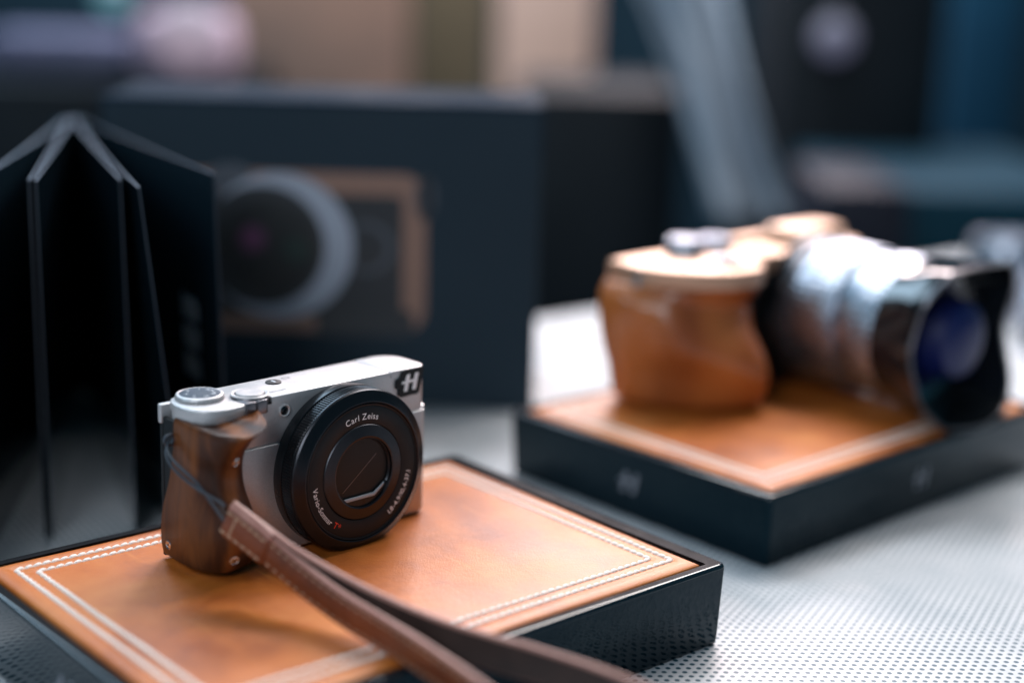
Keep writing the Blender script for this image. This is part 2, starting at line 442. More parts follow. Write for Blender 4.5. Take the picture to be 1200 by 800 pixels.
def pad_z(x, y):
    e = min(x - PX0, PX1 - x, y - PY0, PY1 - y)
    x0, x1, y0, y1 = PX0, PX1, PY0, PY1
    z = .9 * (1 - math.exp(-max(e, 0) / .9)) - .9
    for i in (IN1, IN2):
        d = min(abs(x - i), abs(x - (L - i - 1.5)), abs(y + i), abs(y - (-W + i)))
        inside = i - 1.5 < x < L - i + .5 and -W + i - 1.5 < y < -i + 1.5
        if inside: z -= .38 * math.exp(-(d / .8) ** 2)
    ie = min(x - IN2, L - IN2 - x, -IN2 - y, y + W - IN2)
    z += .35 * math.exp(-((e - 3.2) / 2.0) ** 2)
    if ie > 0: z += .30 * min(1, ie / 12)
    z += .22 * noise.noise(Vector((x * .03, y * .03, 0))) + .06 * noise.noise(Vector((x * .12, y * .12, 3)))
    return z
def axis_samples(a, b, marks):
    s = {a, b}
    for i in range(int((b - a) / 4) + 1): s.add(a + (b - a) * i / (int((b - a) / 4) + 1))
    for m_ in marks:
        for d in (-1.6, -.9, -.45, 0, .45, .9, 1.6): s.add(m_ + d)
    for d in (.15, .35, .7, 1.2, 2, 3, 4.2, 5.5): s.add(a + d); s.add(b - d)
    s = sorted(q for q in s if a <= q <= b); out = [s[0]]
    for q in s[1:]:
        if q - out[-1] > .12: out.append(q)
    out[-1] = b; return out
def plinth(label, A, ang, near):
    cx, cy = L / 2, -W / 2
    def lc(x, y, z=0): return (x - cx, y - cy, z + H)
    c = Vector((A[0] + cx * math.cos(ang) - cy * math.sin(ang), A[1] + cx * math.sin(ang) + cy * math.cos(ang), TZ + .05))
    t_ = thing('display_plinth', label, 'plinth', c, ang, 'black display plinths with stitched leather tops')
    off = Matrix.Translation(Vector(lc(0, 0)))
    # case: walls tapering a little, with the bottom edge rounded
    outer = rounded(0, L, -W, 0, 2.2, 5); inner = rounded(4.3, L - 6.6, -W + 3.6, -4.4, 1.0, 5)
    bm = bmesh.new()
    def loop(pts, z, sh=0):
        m0 = Vector((cx, cy)); o_ = []
        for x, y in pts:
            dx = max(-1, min(1, (x - cx) / (L / 2))) * sh; dy = max(-1, min(1, (y - cy) / (W / 2))) * sh
            o_.append(bm.verts.new((x - dx, y - dy, z)))
        return o_
    lv = [loop(outer, -H, 1.9), loop(outer, -H + .7, 1.2), loop(outer, -H + 2.2, .9), loop(outer, -1.6, 0)]
    n = len(outer)
    for a, b in zip(lv, lv[1:]):
        for i in range(n): bm.faces.new((a[i], a[(i + 1) % n], b[(i + 1) % n], b[i]))
    bm.faces.new(lv[0][::-1])
    bm.transform(off); bmesh.ops.recalc_face_normals(bm, faces=bm.faces[:])
    obj('case', bm, case_m, t_)
    bm = bmesh.new()
    lv = [loop(outer, -1.6, .0), loop(outer, -1.0, .12), loop(outer, -.5, .40), loop(outer, -.18, .75), loop(outer, -.03, 1.15)]
    for a, b in zip(lv, lv[1:]):
        for i in range(n): bm.faces.new((a[i], a[(i + 1) % n], b[(i + 1) % n], b[i]))
    bm.transform(off); bmesh.ops.recalc_face_normals(bm, faces=bm.faces[:])
    obj('rim_edge', bm, case_edge_m, t_)
    bm = bmesh.new()
    lv = [loop(outer, -.03, 1.15), loop(outer, 0, 1.5), loop(inner, 0, .2), loop(inner, -.3, 0), loop(inner, -4.5, 0)]
    for a, b in zip(lv, lv[1:]):
        for i in range(n): bm.faces.new((a[i], a[(i + 1) % n], b[(i + 1) % n], b[i]))
    bm.faces.new(lv[-1])
    bm.transform(off); bmesh.ops.recalc_face_normals(bm, faces=bm.faces[:])
    obj('rim', bm, rim_m, t_)
    # leather pad
    xs = axis_samples(PX0, PX1, (IN1, IN2, L - IN1 - 1.5, L - IN2 - 1.5)); ys = axis_samples(PY0, PY1, (-IN1, -IN2, -W + IN1, -W + IN2))
    bm = bmesh.new(); g = {}
    for i, x in enumerate(xs):
        for j, y in enumerate(ys): g[i, j] = bm.verts.new((x, y, pad_z(x, y) + .35))
    for i in range(len(xs) - 1):
        for j in range(len(ys) - 1): bm.faces.new((g[i, j], g[i + 1, j], g[i + 1, j + 1], g[i, j + 1]))
    r = bmesh.ops.extrude_edge_only(bm, edges=[e for e in bm.edges if e.is_boundary])
    for v in r['geom']:
        if isinstance(v, bmesh.types.BMVert): v.co.z = -4.3
    bm.transform(off); bmesh.ops.recalc_face_normals(bm, faces=bm.faces[:])
    pad = obj('leather_pad', bm, tan, t_, sharp=60)
    spots = []
    for i in (IN1, IN2): spots += stitch_run(i)
    spots = [(x, y, a, (Vector((x, y)) - Vector((110, -W))).length) for x, y, a in spots]
    spots.sort(key=lambda q: min(q[3], (Vector((q[0], q[1])) - Vector((60, -60))).length + 30))
    rest = bmesh.new()
    for k, (x, y, a, _) in enumerate(spots):
        z = pad_z(x, y) + .35 + .30; aa = a + .16 + random.uniform(-.04, .04)
        if near and k < 298:
            place_mesh('stitch', st_me, pad, lc(x, y, z), aa, scale=random.uniform(.95, 1.05))
        else:
            b = bmesh.new(); b.from_mesh(st_me)
            b.transform(Matrix.Translation(Vector(lc(x, y, z))) @ Matrix.Rotation(aa, 4, 'Z') @ Matrix.Scale(1 / S, 4)); join(rest, b)
    obj('stitching', rest, thread, pad, kind='stuff')
    # the mark printed on the long front side and on the left side
    k = 1.25
    fz = H * .52
    y_f = -W / 2 - .02 + (1 - .52) * .9
    if not near: obj('printed_emblem', emblem_bm(lambda u, v: (u + 2, -W / 2 + .38 + (-.25 if True else 0), fz + v), k), grey_p, t_, smooth=False)
    obj('printed_emblem', emblem_bm(lambda u, v: (-L / 2 + .13, -u - 0, fz + v), k), grey_p, t_, smooth=False)
    return t_
plinth('black glossy plinth with tan leather top under the small silver camera', (0, 0), 0, True)
b2a = .0301; B2 = (282.9, -118.7)            # its near corner
A2 = (B2[0] - W * math.sin(b2a), B2[1] + W * math.cos(b2a))
plinth('black glossy plinth with tan leather top under the wooden grip camera with long lens', A2, b2a, False)

# ------------------------------------------------------------------ the silver compact camera
BA = .0623
c1 = thing('compact_camera', 'small silver compact camera with walnut grip and black lens ring', 'camera', (159.74, -51.0, .55), math.pi + BA)
bw, bh = 99.6, 58.4
# plan: x runs from the viewer's right to left, y toward the viewer
body_plan = rounded(0, bw, -22, 0, [6, 3.0, 9, 6], 8)
body_plan = rounded(-.3, bw, -22, .45, [6, 3.4, 9, 6], 8)
obj('lower_shell', prism(body_plan, .8, 41.4, .4, 1.6), silver, c1)
plan_in = rounded(.9, bw - .9, -21.4, -.7, 3, 6)
obj('seam', prism(plan_in, 40.5, 41.9), blk_satin, c1)
upper = rounded(.35, bw - .3, -21.8, -.35, [6, 3.0, 9, 6], 8)
obj('upper_shell', prism(upper, 41.48, 55.9, 0, .3), silver, c1)
lug = prism(rounded(-.9, 1.6, -12, -1.6, 1.0, 4), 40.6, 42.6, .5, .5)
obj('side_ridge', lug, silver_edge, c1)
fl_x = 17.3
obj('flash_cover', prism(rounded(.35, fl_x - .2, -21.8, -.35, [.3, 3.0, 9, .3], 8), 55.9, bh, .9), silver, c1)
# top plate with the lobe over the grip; notch for the zoom lever
tp = [(fl_x + .2, -.35), (70.4, -.35), (70.4, -6)]
for a in range(0, 181, 15):
    aa = math.radians(a); tp.append((76.0 - 5.8 * math.cos(aa), -6.0 - 4.0 * math.sin(aa) * 0 - .0))
tp = [(fl_x + .2, -.35), (70.2, -.35), (70.2, -7.0), (82.2, -7.0), (82.2, 1.6), (86, 2.5), (90.5, 2.8), (94.5, 2.0), (98, -.3), (100.3, -3.8), (101.3, -8), (101.2, -13), (100.2, -17), (98, -20.2), (95, -21.8), (fl_x + .2, -21.8)]
obj('top_plate', prism(tp, 55.9, bh, .7), silver, c1)
lobe = [(82.2, -.35), (82.2, 1.6), (86, 2.5), (90.5, 2.8), (94.5, 2.0), (98, -.3), (100.3, -3.8), (101.0, -8), (101.0, -12), (96, -12), (90, -1)]
obj('top_plate_lobe', prism(lobe, 53.3, 55.9, 0, .6), silver, c1)
obj('lever_slot', box(70.3, 82.1, -6.8, -.5, 55.95, 56.5), blk_satin, c1)
# rear panel (dark), with a silver cap at the left end
obj('rear_panel', prism(rounded(1.2, 100.4, -24.2, -21.9, [.5, .5, 1, 1], 4), 1.5, 49.5, .4, .4), blk_satin, c1)
obj('rear_cap', prism(rounded(1.4, 100.9, -24.4, -21.85, [.6, .5, 1, 1], 4), 49.6, 56.2, .8, .3), silver, c1)
obj('side_panel', prism(rounded(98.5, 100.6, -21.7, -9, [1, .5, .5, 1], 4), 3, 52, .3, .3), blk_satin, c1)
# mode dial
dx, dy = 90.2, -14.2
N = 132
dial = obj('mode_dial', lathe([(8.0, bh), (8.35, bh + .15, 1), (8.35, bh + .95, 1), (8.3, bh + 1.1), (7.9, bh + 1.7), (7.3, bh + 1.9), (7.1, bh + 1.8)], N, 'z', (dx, dy, 0), lambda i: (-.28 if (i % 4) < 1 else 0)), silver, c1)
obj('dial_face', lathe([(7.08, bh + 1.4), (7.08, bh + 1.85), (6.9, bh + 1.92)], 64, 'z', (dx, dy, 0)), dial_face, dial)
for k, s_ in enumerate(('P', 'A', 'S', 'M', 'MR', 'SCN', 'i')):
    ang = math.radians(20 + k * 51.4)
    def pl(u, v, _c, ang=ang):
        q = Vector((u, v + 4.0)); q.rotate(Matrix.Rotation(ang, 2))
        return (dx - q.x, dy - q.y, bh + 1.94)
    obj('dial_lettering', text_bm(s_, 2.1, pl), dial_ink, dial, smooth=False)
# shutter button and zoom lever
sx, sy = 75.8, -5.6
zr = obj('zoom_lever', lathe([(6.5, 56.6), (6.7, 56.8), (6.7, bh + .5), (6.5, bh + .8), (5.8, bh + .9), (5.5, bh + .5)], 72, 'z', (sx, sy, 0)), gunmetal, c1)
lv = prism(rounded(78.2, 82.6, -4, 2.3, .8, 4), 53.6, bh + .35, .5, .4)
join(lv, prism(rounded(73.4, 77.9, -4, 2.1, .8, 4), 53.8, bh + .35, .5, .4))
obj('lever_tab', lv, gunmetal, zr)
obj('shutter_collar', ring([(6.6, bh + .75), (6.6, bh + 1.1), (6.3, bh + 1.3), (5.35, bh + 1.15), (5.35, bh + .6)], 64, 'z', (sx, sy, 0)), silver, c1)
obj('shutter_button', lathe([(5.1, bh + .4), (5.1, bh + 1.3), (4.8, bh + 1.65), (3.5, bh + 1.75), (1.6, bh + 1.65), (0, bh + 1.6)], 64, 'z', (sx, sy, 0)), silver, c1)
# power button
px_, py_ = 59.1, -15.0
pb = obj('power_button', lathe([(2.9, bh + .02), (2.85, bh + .35), (2.6, bh + .45), (0, bh + .3)], 40, 'z', (px_, py_, 0)), blk_satin, c1)
obj('power_lamp_mark', box(-.4, .4, -1.3, 1.3, bh + .46, bh + .5), dial_ink, pb).location = Vector((px_, py_, 0)) * S
def ptop(cx_, cy_):
    return lambda u, v, _c: (cx_ - u, cy_ - v, bh + .03)
obj('top_lettering', text_bm('ON/OFF', 2.0, ptop(64.2, -4.6), .12), ink, c1, smooth=False)
obj('top_lettering', text_bm('W', 1.4, ptop(84.2, -5.0), .1), ink, c1, smooth=False)
obj('top_lettering', text_bm('T', 1.4, ptop(82.9, -9.6), .1), ink, c1, smooth=False)
# dial index and timer marks: small printed outlines
def outline(cx_, cy_, w_, h_, t__=.28):
    a = rounded(cx_ - w_ / 2, cx_ + w_ / 2, cy_ - h_ / 2, cy_ + h_ / 2, h_ * .35, 4); b = rounded(cx_ - w_ / 2 + t__, cx_ + w_ / 2 - t__, cy_ - h_ / 2 + t__, cy_ + h_ / 2 - t__, h_ * .25, 4)
    bm = bmesh.new(); va = [bm.verts.new((x, y, bh + .03)) for x, y in a]; vb = [bm.verts.new((x, y, bh + .03)) for x, y in b]; n = len(a)
    for i in range(n): bm.faces.new((va[i], va[(i + 1) % n], vb[(i + 1) % n], vb[i]))
    return bm
obj('printed_mark', outline(52.2, -17.3, 3.0, 2.0), ink, c1, smooth=False)
obj('printed_mark', outline(80.8, -16.8, 2.2, 1.8), ink, c1, smooth=False)
# focus lamp on the front
fx, fz_ = 65.2, 52.6
lamp = obj('focus_lamp', ring([(2.35, -.35), (2.35, .12), (2.0, .3), (1.65, .05), (1.65, -.35)], 40, 'y', (fx, 0, fz_)), silver, c1)
obj('lamp_lens', lathe([(1.64, -.3), (1.5, -.2), (0, .1)], 32, 'y', (fx, 0, fz_)), glass_blk, lamp)
obj('lamp_core', ring([(.95, -.1), (.95, .14), (.7, .2), (.6, -.1)], 24, 'y', (fx, 0, fz_)), blk_ring, lamp)
# emblem on the front
ec = (8.3, 53.2)
em = bmesh.new()
patch = [(-6.3, -1.4), (-6.1, 1.6), (-4.4, 2.2), (-3.6, 4.6), (-2.6, 5.0), (.2, 5.1), (.6, 4.6), (1.8, 5.1), (5.4, 5.1), (5.9, 4.3), (4.1, -3.9), (3.0, -4.9), (.4, -4.8), (-1.0, -4.9), (-4.2, -5.0), (-5.1, -4.2), (-5.0, -1.6)]
em.faces.new([em.verts.new((ec[0] - u * 1.1, -.3, ec[1] - .1 + v * 1.02)) for u, v in patch])
solidify(em, (0, 1, 0), .75)
e_o = obj('emblem_badge', em, blk_satin, c1, smooth=False)
em = emblem_bm(lambda u, v: (ec[0] - u, .46, ec[1] + v), .82); solidify(em, (0, 1, 0), .25)
obj('emblem_letter', em, white_p, e_o, smooth=False)

# lens
LX, LZ = 40.8, 28.45
C = (LX, 0, LZ)
lens = obj('lens_barrel', lathe([(29.4, -.3), (29.75, .4), (29.75, 4.2), (29.2, 4.5), (28.6, 4.6), (28.6, 5.6)], 160, 'y', C), blk_ring, c1)
NT_ = 720
def knurl(i): return (0, .0, -.34, -.34)[i % 4]
obj('control_ring', ring([(28.7, 5.0), (29.5, 5.0), (29.7, 5.3, 1), (29.7, 9.6, 1), (29.5, 9.9), (28.4, 9.9)], NT_, 'y', C, knurl), blk_ring, lens, sharp=25)
obj('front_ring', ring([(28.2, 9.7), (29.3, 9.95), (29.75, 10.3), (29.75, 11.0), (29.35, 11.6), (28.9, 11.8), (25.9, 13.55), (25.5, 13.6), (25.2, 13.3), (25.1, 12.4)], 160, 'y', C), turned, lens, sharp=20)
obj('retaining_ring', ring([(25.0, 12.3), (25.0, 13.1), (24.7, 13.35), (24.3, 13.2), (24.2, 12.3)], 160, 'y', C), blk_satin, lens)
face = obj('face_plate', ring([(24.2, 12.2), (24.2, 12.95), (24.0, 13.05), (17.9, 13.05), (17.7, 12.95), (17.7, 12.2)], 160, 'y', C), blk_satin, lens)
obj('inner_ring', ring([(17.5, 12.3), (17.5, 12.95), (17.2, 13.3), (13.3, 13.9), (12.75, 13.75), (12.6, 13.2), (12.6, 12.3)], 128, 'y', C), turned, lens, sharp=20)
# lens cover: frame with a flat foot, two closed blades
bm = bmesh.new()
R1 = 12.55
def frame_r(a):
    r = 12.35
    u, v = math.cos(a), math.sin(a)
    for (nx, ny, d) in ((0, -1, 9.6), (math.sin(math.radians(38)), -math.cos(math.radians(38)), 11.2)):
        dd = u * nx + v * ny
        if dd > 0: r = min(r, d / dd)
    return r
n = 120; rows = []
for (fn, y) in ((lambda a: R1, 12.3), (lambda a: R1, 12.95), (lambda a: frame_r(a), 12.95), (lambda a: frame_r(a) - .4, 12.4), (lambda a: frame_r(a) - .45, 11.9)):
    rows.append([bm.verts.new((LX - fn(2 * math.pi * i / n) * math.cos(2 * math.pi * i / n), y, LZ + fn(2 * math.pi * i / n) * math.sin(2 * math.pi * i / n))) for i in range(n)])
for a, b in zip(rows, rows[1:]):
    for i in range(n): bm.faces.new((a[i], a[(i + 1) % n], b[(i + 1) % n], b[i]))
bmesh.ops.recalc_face_normals(bm, faces=bm.faces[:])
for f in bm.faces: pass
obj('cover_frame', bm, blk_ring, lens, sharp=20)
# chamfer at the foot of the cover, its lit face painted pale grey
bm = bmesh.new()
pts = [(-7.4, -10.1), (5.4, -10.1), (9.6, -7.0), (9.9, -5.6), (5.2, -8.7), (-8.5, -8.7)]
bm.faces.new([bm.verts.new((LX - u, 12.3, LZ + v)) for u, v in pts]); solidify(bm, (0, 1, 0), .72)
bevel(bm, .3, 2)
obj('cover_sill', bm, sill_m, lens)
def blade(s):
    d = Vector((math.cos(math.radians(38)), math.sin(math.radians(38)))); nrm = Vector((-d.y, d.x)) * s
    pts = []
    for i in range(80):
        a = 2 * math.pi * i / 80; q = Vector((math.cos(a), math.sin(a))) * 11.9
        pts.append(q)
    pts = [q for q in pts if q.dot(nrm) > .12]
    pts.sort(key=lambda q: math.atan2(q.dot(nrm), q.dot(d)))
    pts = [d * 11.9 + nrm * .06] + pts + [-d * 11.9 + nrm * .06]
    bm = bmesh.new(); bm.faces.new([bm.verts.new((LX - q.x, 11.5 + (.12 if s > 0 else 0), LZ + q.y)) for q in pts]); solidify(bm, (0, 1, 0), .3)
    return bm
obj('cover_blade', blade(1), blade_m, lens, smooth=False)
obj('cover_blade', blade(-1), blade_m, lens, smooth=False)
obj('cover_seam', (lambda b: (b.transform(Matrix.Translation((LX, 0, LZ)) @ Matrix.Rotation(math.radians(38), 4, 'Y')), b)[1])(box(-8.6, 10.6, 11.9, 12.02, -.09, .09)), gunmetal, lens)
def arc_text(s, size, r, mid, outward, bold=.0):
    """outward: tops of the letters point away from the lens centre"""
    def pl(u, v, uc):
        if outward:
            a = math.radians(mid) - uc / r; q = Vector((u - uc, r + v)); q.rotate(Matrix.Rotation(a - math.pi / 2, 2))
        else:
            a = math.radians(mid) + uc / r; q = Vector((u - uc, -(r - v))); q.rotate(Matrix.Rotation(a + math.pi / 2, 2))
        return (LX - q.x, 13.09, LZ + q.y)
    return text_bm(s, size, pl, .12, bold)
obj('lettering', arc_text('Carl Zeiss', 3.2, 19.3, 91, True), white_p, face, smooth=False)
obj('lettering', arc_text('Vario-Sonnar', 2.95, 22.3, 207, False), white_p, face, smooth=False)
obj('red_lettering', arc_text('T*', 3.2, 22.3, 237, False), red_p, face, smooth=False)
obj('lettering', arc_text('1,8-4,9/10,4-37,1', 2.75, 22.3, 327, False), white_p, face, smooth=False)

# walnut grip
levels = [  # z, x_right, y_front, x_left, y_back
    (2.3, 84, 5.5, 100.5, -18), (2.9, 82.2, 7.6, 102, -19.5), (4.6, 81.2, 9.4, 103, -20.2), (10, 80.8, 12.4, 103.6, -20.4), (17, 81.6, 14.4, 103.6, -19.8), (24, 82.8, 13.0, 103.3, -18),
    (31, 84.0, 9.0, 102.9, -15.5), (38, 84.4, 8.3, 102.6, -14), (44, 83.6, 11.0, 102.4, -13), (49, 81.0, 14.3, 102.4, -12.8), (52, 78.4, 16.6, 102.2, -12.6), (53.2, 77.0, 17.0, 101.8, -12.6)]
def level_curve(L_, top=False):
    z, xr, yf, xl, yb = L_
    mid = (xr + xl) / 2 + 2.5
    zz = [2.6, 2.0, .6, -.9, -1.0, .2, .6, .6] if top else [0] * 8
    k = max(0, min(1, (z - 40) / 12))
    zz = [q * k for q in [2.6, 2.0, .6, -.9, -1.0, .2, .6, .6]]
    P = [(xr, -.6, z), (xr + 1.0 + 1.2 * k, yf * (.42 - .05 * k), z), (xr + 4.6 + 1.6 * k, yf * .84, z), (mid, yf, z), (xl - 3.4, yf * .66, z), (xl - .4, -1.2, z), (xl, -9 if yb < -13 else -7, z), (xl - .6, yb, z)]
    return catmull([(p[0], p[1], p[2] + q) for p, q in zip(P, zz)], 6)
cols = [level_curve(l) for l in levels]
rows = list(zip(*cols)); fine = [catmull(r, 4) for r in rows]
bm = bmesh.new(); g = [[bm.verts.new(p) for p in r] for r in fine]
for i in range(len(g) - 1):
    for j in range(len(g[0]) - 1): bm.faces.new((g[i][j], g[i + 1][j], g[i + 1][j + 1], g[i][j + 1]))
# rounded rim then a saddle-shaped top running back to the body
last = [r[-1] for r in g]; nn = len(last)
cxm = 89.5
for k in range(1, 7):
    u = k / 6; new = []
    for i, v in enumerate(g):
        p = v[-1].co; tx = 78.5 + (99.0 - 78.5) * i / (nn - 1); tgt = Vector((tx, -1.5 if i < nn * .6 else -4.5, 55.2))
        uu = u; q = p.lerp(tgt, uu * .96)
        q.z = p.z + (tgt.z - p.z) * (uu ** 1.15) + (.35 if k == 1 else .25 if k == 2 else 0) - .5 * math.sin(math.pi * uu) * math.sin(math.pi * i / (nn - 1))
        new.append(bm.verts.new(q))
    for i in range(nn - 1): bm.faces.new((last[i], last[i + 1], new[i + 1], new[i]))
    last = new
low = [r[0] for r in g]; bm.faces.new(low)
bmesh.ops.recalc_face_normals(bm, faces=bm.faces[:])
from mathutils.bvhtree import BVHTree
bvh = BVHTree.FromBMesh(bm)
grip = obj('wooden_grip', bm, walnut, c1, sharp=70)
def on_grip(x, z, d=(0, -1, 0), y0=40):
    h = bvh.ray_cast(Vector((x, y0, z)) if d[1] else Vector((130, y0, z)), Vector(d)); return h
for (x, z, d, y0) in ((92.0, 41.8, (0, -1, 0), 40), (94.8, 8.5, (0, -1, 0), 40), (0, 8.2, (-1, 0, 0), -15.5)):
    hit = on_grip(x, z, d, y0)
    if hit[0] is None: continue
    p, nr = hit[0], hit[1]
    if nr.dot(Vector(d)) > 0: nr = -nr
    q = Vector((0, 0, 1)).rotation_difference(nr).to_matrix().to_4x4()
    b = ring([(1.75, -.4), (1.75, .12), (1.5, .28), (1.3, .12), (1.25, -.4)], 28, 'z')
    s1 = obj('screw', b, chrome, grip); s1.matrix_local = Matrix.Translation((p) * S) @ q
    b = lathe([(1.24, -.3), (1.2, .05), (.62, .1), (.58, -.25), (0, -.25)], 12, 'z')
    obj('screw_socket', b, chrome, s1)
# feet
# strap lug
b = tube([Vector((102.2 + 1.8 * math.sin(a), -13.0, 46.3 + 1.9 * math.cos(a))) for a in [math.pi * k / 10 for k in range(-1, 12)]], .45, 8)
obj('strap_lug', b, gunmetal, c1)

# ------------------------------------------------------------------ wrist strap (tied to the lug, lying toward the viewer)
ws = thing('wrist_strap', 'brown leather wrist strap with grey cord running off the plinth toward the viewer', 'strap', (159.74, -51.0, .55), math.pi + BA)
ctrl = [(102.0, 18.6, 27.2, 0), (97.3, 32.3, 20.2, 0), (95.3, 48.0, 14.6, 0), (93.4, 67.0, 9.6, 0), (91.6, 86.0, 6.6, 0), (92.4, 107, 5.4, 0), (95, 135, 3.5, 0), (96, 165, -3, 0), (88, 190, -12, 0), (66, 205, -19, 0),
        (44, 195, -14, 0), (52, 172, -3, 0), (61.6, 152, 3.0, 0), (69.6, 131, 5.4, 0), (74.4, 117, 6.0, 0), (80.6, 99, 7.2, 0), (87.6, 74, 10.8, 0), (93.8, 48, 16.6, 0), (96.6, 32, 21.5, 0), (99.2, 21.5, 25.8, 0)]
path = catmull([c[:3] for c in ctrl], 12)
def frames(path):
    out = []
    for i, p in enumerate(path):
        t_ = (path[min(i + 1, len(path) - 1)] - path[max(i - 1, 0)]).normalized()
        up = Vector((0, 0, 1)); up = (up - t_ * up.dot(t_)).normalized(); out.append((p, t_, up, t_.cross(up)))
    return out
fr = frames(path)
def band(i0, i1, half, u0, u1, bulge=0):
    """strip swept along the frames: from thickness offset u0 to u1, width +-half"""
    bm = bmesh.new(); rows = []
    prof = [(-half, u0), (-half, u1), (-half * .8, u1 + bulge), (0, u1 + bulge * 1.3), (half * .8, u1 + bulge), (half, u1), (half, u0)]
    for p, t_, up, sd in fr[i0:i1]:
        rows.append([bm.verts.new(p + up * a + sd * b) for a, b in prof])
    for a, b in zip(rows, rows[1:]):
        for k in range(len(prof)):
            j = (k + 1) % len(prof); bm.faces.new((a[k], a[j], b[j], b[k]))
    bm.faces.new(rows[0]); bm.faces.new(rows[-1]); bmesh.ops.recalc_face_normals(bm, faces=bm.faces[:])
    return bm
n_f = len(fr)
outer_b = obj('outer_band', band(0, n_f, 5.0, .05, 1.0, .35), strap_m, ws, sharp=50)
obj('lining_band', band(0, n_f, 4.9, -1.1, -.05, 0), strap_in, ws, sharp=50)
obj('edge_piping', tube([p + up * 5.1 for p, t_, up, sd in fr], 1.05, 10), strap_edge_lit, ws)
obj('edge_piping', tube([p - up * 5.0 for p, t_, up, sd in fr], .8, 10), strap_m, ws)
# keeper block where the two ends meet
tipc = [(p, t_, up, sd) for p, t_, up, sd in fr[:15]]
bm = bmesh.new(); rows = []
for i, (p, t_, up, sd) in enumerate(tipc):
    e = 1 if 0 < i < 14 else .8
    prof = [(-5.6, -3.0), (-5.6, 1.6), (-3.9, 2.2), (3.9, 2.2), (5.6, 1.6), (5.6, -3.0)]
    rows.append([bm.verts.new(p + up * a * e + sd * b * e) for a, b in prof])
for a, b in zip(rows, rows[1:]):
    for k in range(6): bm.faces.new((a[k], a[(k + 1) % 6], b[(k + 1) % 6], b[k]))
bm.faces.new(rows[0]); bm.faces.new(rows[-1]); bmesh.ops.recalc_face_normals(bm, faces=bm.faces[:]); bevel(bm, .3, 1, [e for e in bm.edges if e.calc_face_angle(0) > .5])
keeper = obj('end_keeper', bm, strap_m, ws, sharp=50)
obj('keeper_edge', tube([p + up * 5.4 for p, t_, up, sd in tipc], 1.9, 10), strap_edge_lit, ws)
def strap_stitches(parent, i0, i1, a, b, pitch=3.2):
    nxt, acc = pitch / 2, 0.0
    for k in range(i0, i1):
        f0, f1 = fr[k], fr[k + 1]; seg = (f1[0] - f0[0]).length
        while nxt <= acc + seg:
            u = (nxt - acc) / seg; p = f0[0].lerp(f1[0], u); t_ = f0[1].lerp(f1[1], u).normalized()
            up = f0[2].lerp(f1[2], u); up = (up - t_ * up.dot(t_)).normalized(); sd = t_.cross(up)
            o = D.objects.new('stitch', st_brown); col.objects.link(o); o.parent = parent
            o.matrix_local = Matrix.Translation((p + up * a + sd * b) * S) @ Matrix((t_, up, sd)).transposed().to_4x4()
            nxt += pitch
        acc += seg
strap_stitches(outer_b, 14, 12 * 7, 3.7, 1.22, 3.4); strap_stitches(outer_b, 14, 12 * 7, -3.7, 1.22, 3.4)
strap_stitches(keeper, 0, 13, 3.7, 2.25, 2.9); strap_stitches(keeper, 0, 13, -3.7, 2.25, 2.9)
for a_ in (-2.2, 0, 2.2):
    p, t_, up, sd = fr[3]
    o = D.objects.new('stitch', st_brown); col.objects.link(o); o.parent = keeper
    o.matrix_local = Matrix.Translation((p + up * a_ + sd * 2.25) * S) @ Matrix((up, -t_, sd)).transposed().to_4x4()
def cord(pts, r=.52): return tube(catmull(pts, 10), r, 8)
obj('cord', cord([(103.6, -13.0, 46.0), (106.3, -9.5, 44.0), (107.2, -3.0, 41.5), (106.0, 6.0, 37.6), (104.6, 12.6, 32.4), (103.0, 16.8, 27.4), (102.0, 18.5, 25.0)]), cord_m, ws)
obj('cord', cord([(103.2, -13.4, 45.2), (106.0, -11.0, 42.6), (107.6, -4.0, 39.6), (106.8, 6.0, 36.2), (105.4, 12.0, 34.4), (103.6, 16.0, 32.8), (102.6, 18.6, 31.6)]), cord_m, ws)
obj('cord_knot', ring([(2.0, -.6), (2.2, 0), (2.0, .6), (1.4, .6), (1.2, 0), (1.4, -.6)], 20, 'y', (103.4, -13.2, 46.4)), cord_m, ws)

# ------------------------------------------------------------------ the camera with the long silver lens
c2 = thing('system_camera', 'larger camera with reddish wooden grip and long silver lens under a petal hood', 'camera', (437, -10, .9), math.pi + b2a * .4)
obj('front_body', prism(rounded(-42, 100, -34, 0, [8, 3, 5, 8], 6), 1, 60, .5, 1.5), blk_satin, c2)
tp2 = [(-40, 0), (44, 1), (52, 6), (58, 17), (68, 21.5), (84, 20), (98, 12), (109, -4), (112, -18), (108, -31), (98, -36), (-34, -36), (-42, -30), (-44, -10)]
tp2 = [tuple(v.xy) for v in catmull([(x, y, 0) for x, y in tp2 + [tp2[0]]], 4)][:-1]
obj('top_plate', prism(tp2, 60, 68.5, 3.0, .8, 4), gold, c2)
obj('flash_hump', prism(rounded(-40, 2, -32, -9, 4, 5), 68.3, 76, 3, 0, 3), gold, c2)
obj('hump_ledge', prism(rounded(-30, 30, -34, -24, 3, 5), 68.2, 72, 1.5, 0, 3), gold, c2)
for (kx, ky, kr, kh) in ((68, -25, 9.5, 7.5), (45, -26, 8.5, 6)):
    kb = obj('control_dial', lathe([(kr, 68), (kr, 68.6, 1), (kr, 68 + kh, 1), (kr - .8, 68.7 + kh), (0, 68.9 + kh)], 96, 'z', (kx, ky, 0), lambda i: -.4 if i % 4 < 2 else 0), lens_silver, c2)
sb = obj('shutter_collar', ring([(8.2, 68.2), (8.2, 70.2), (7.6, 70.8), (5.6, 70.4), (5.4, 68)], 48, 'z', (68, 4, 0)), lens_silver, c2)
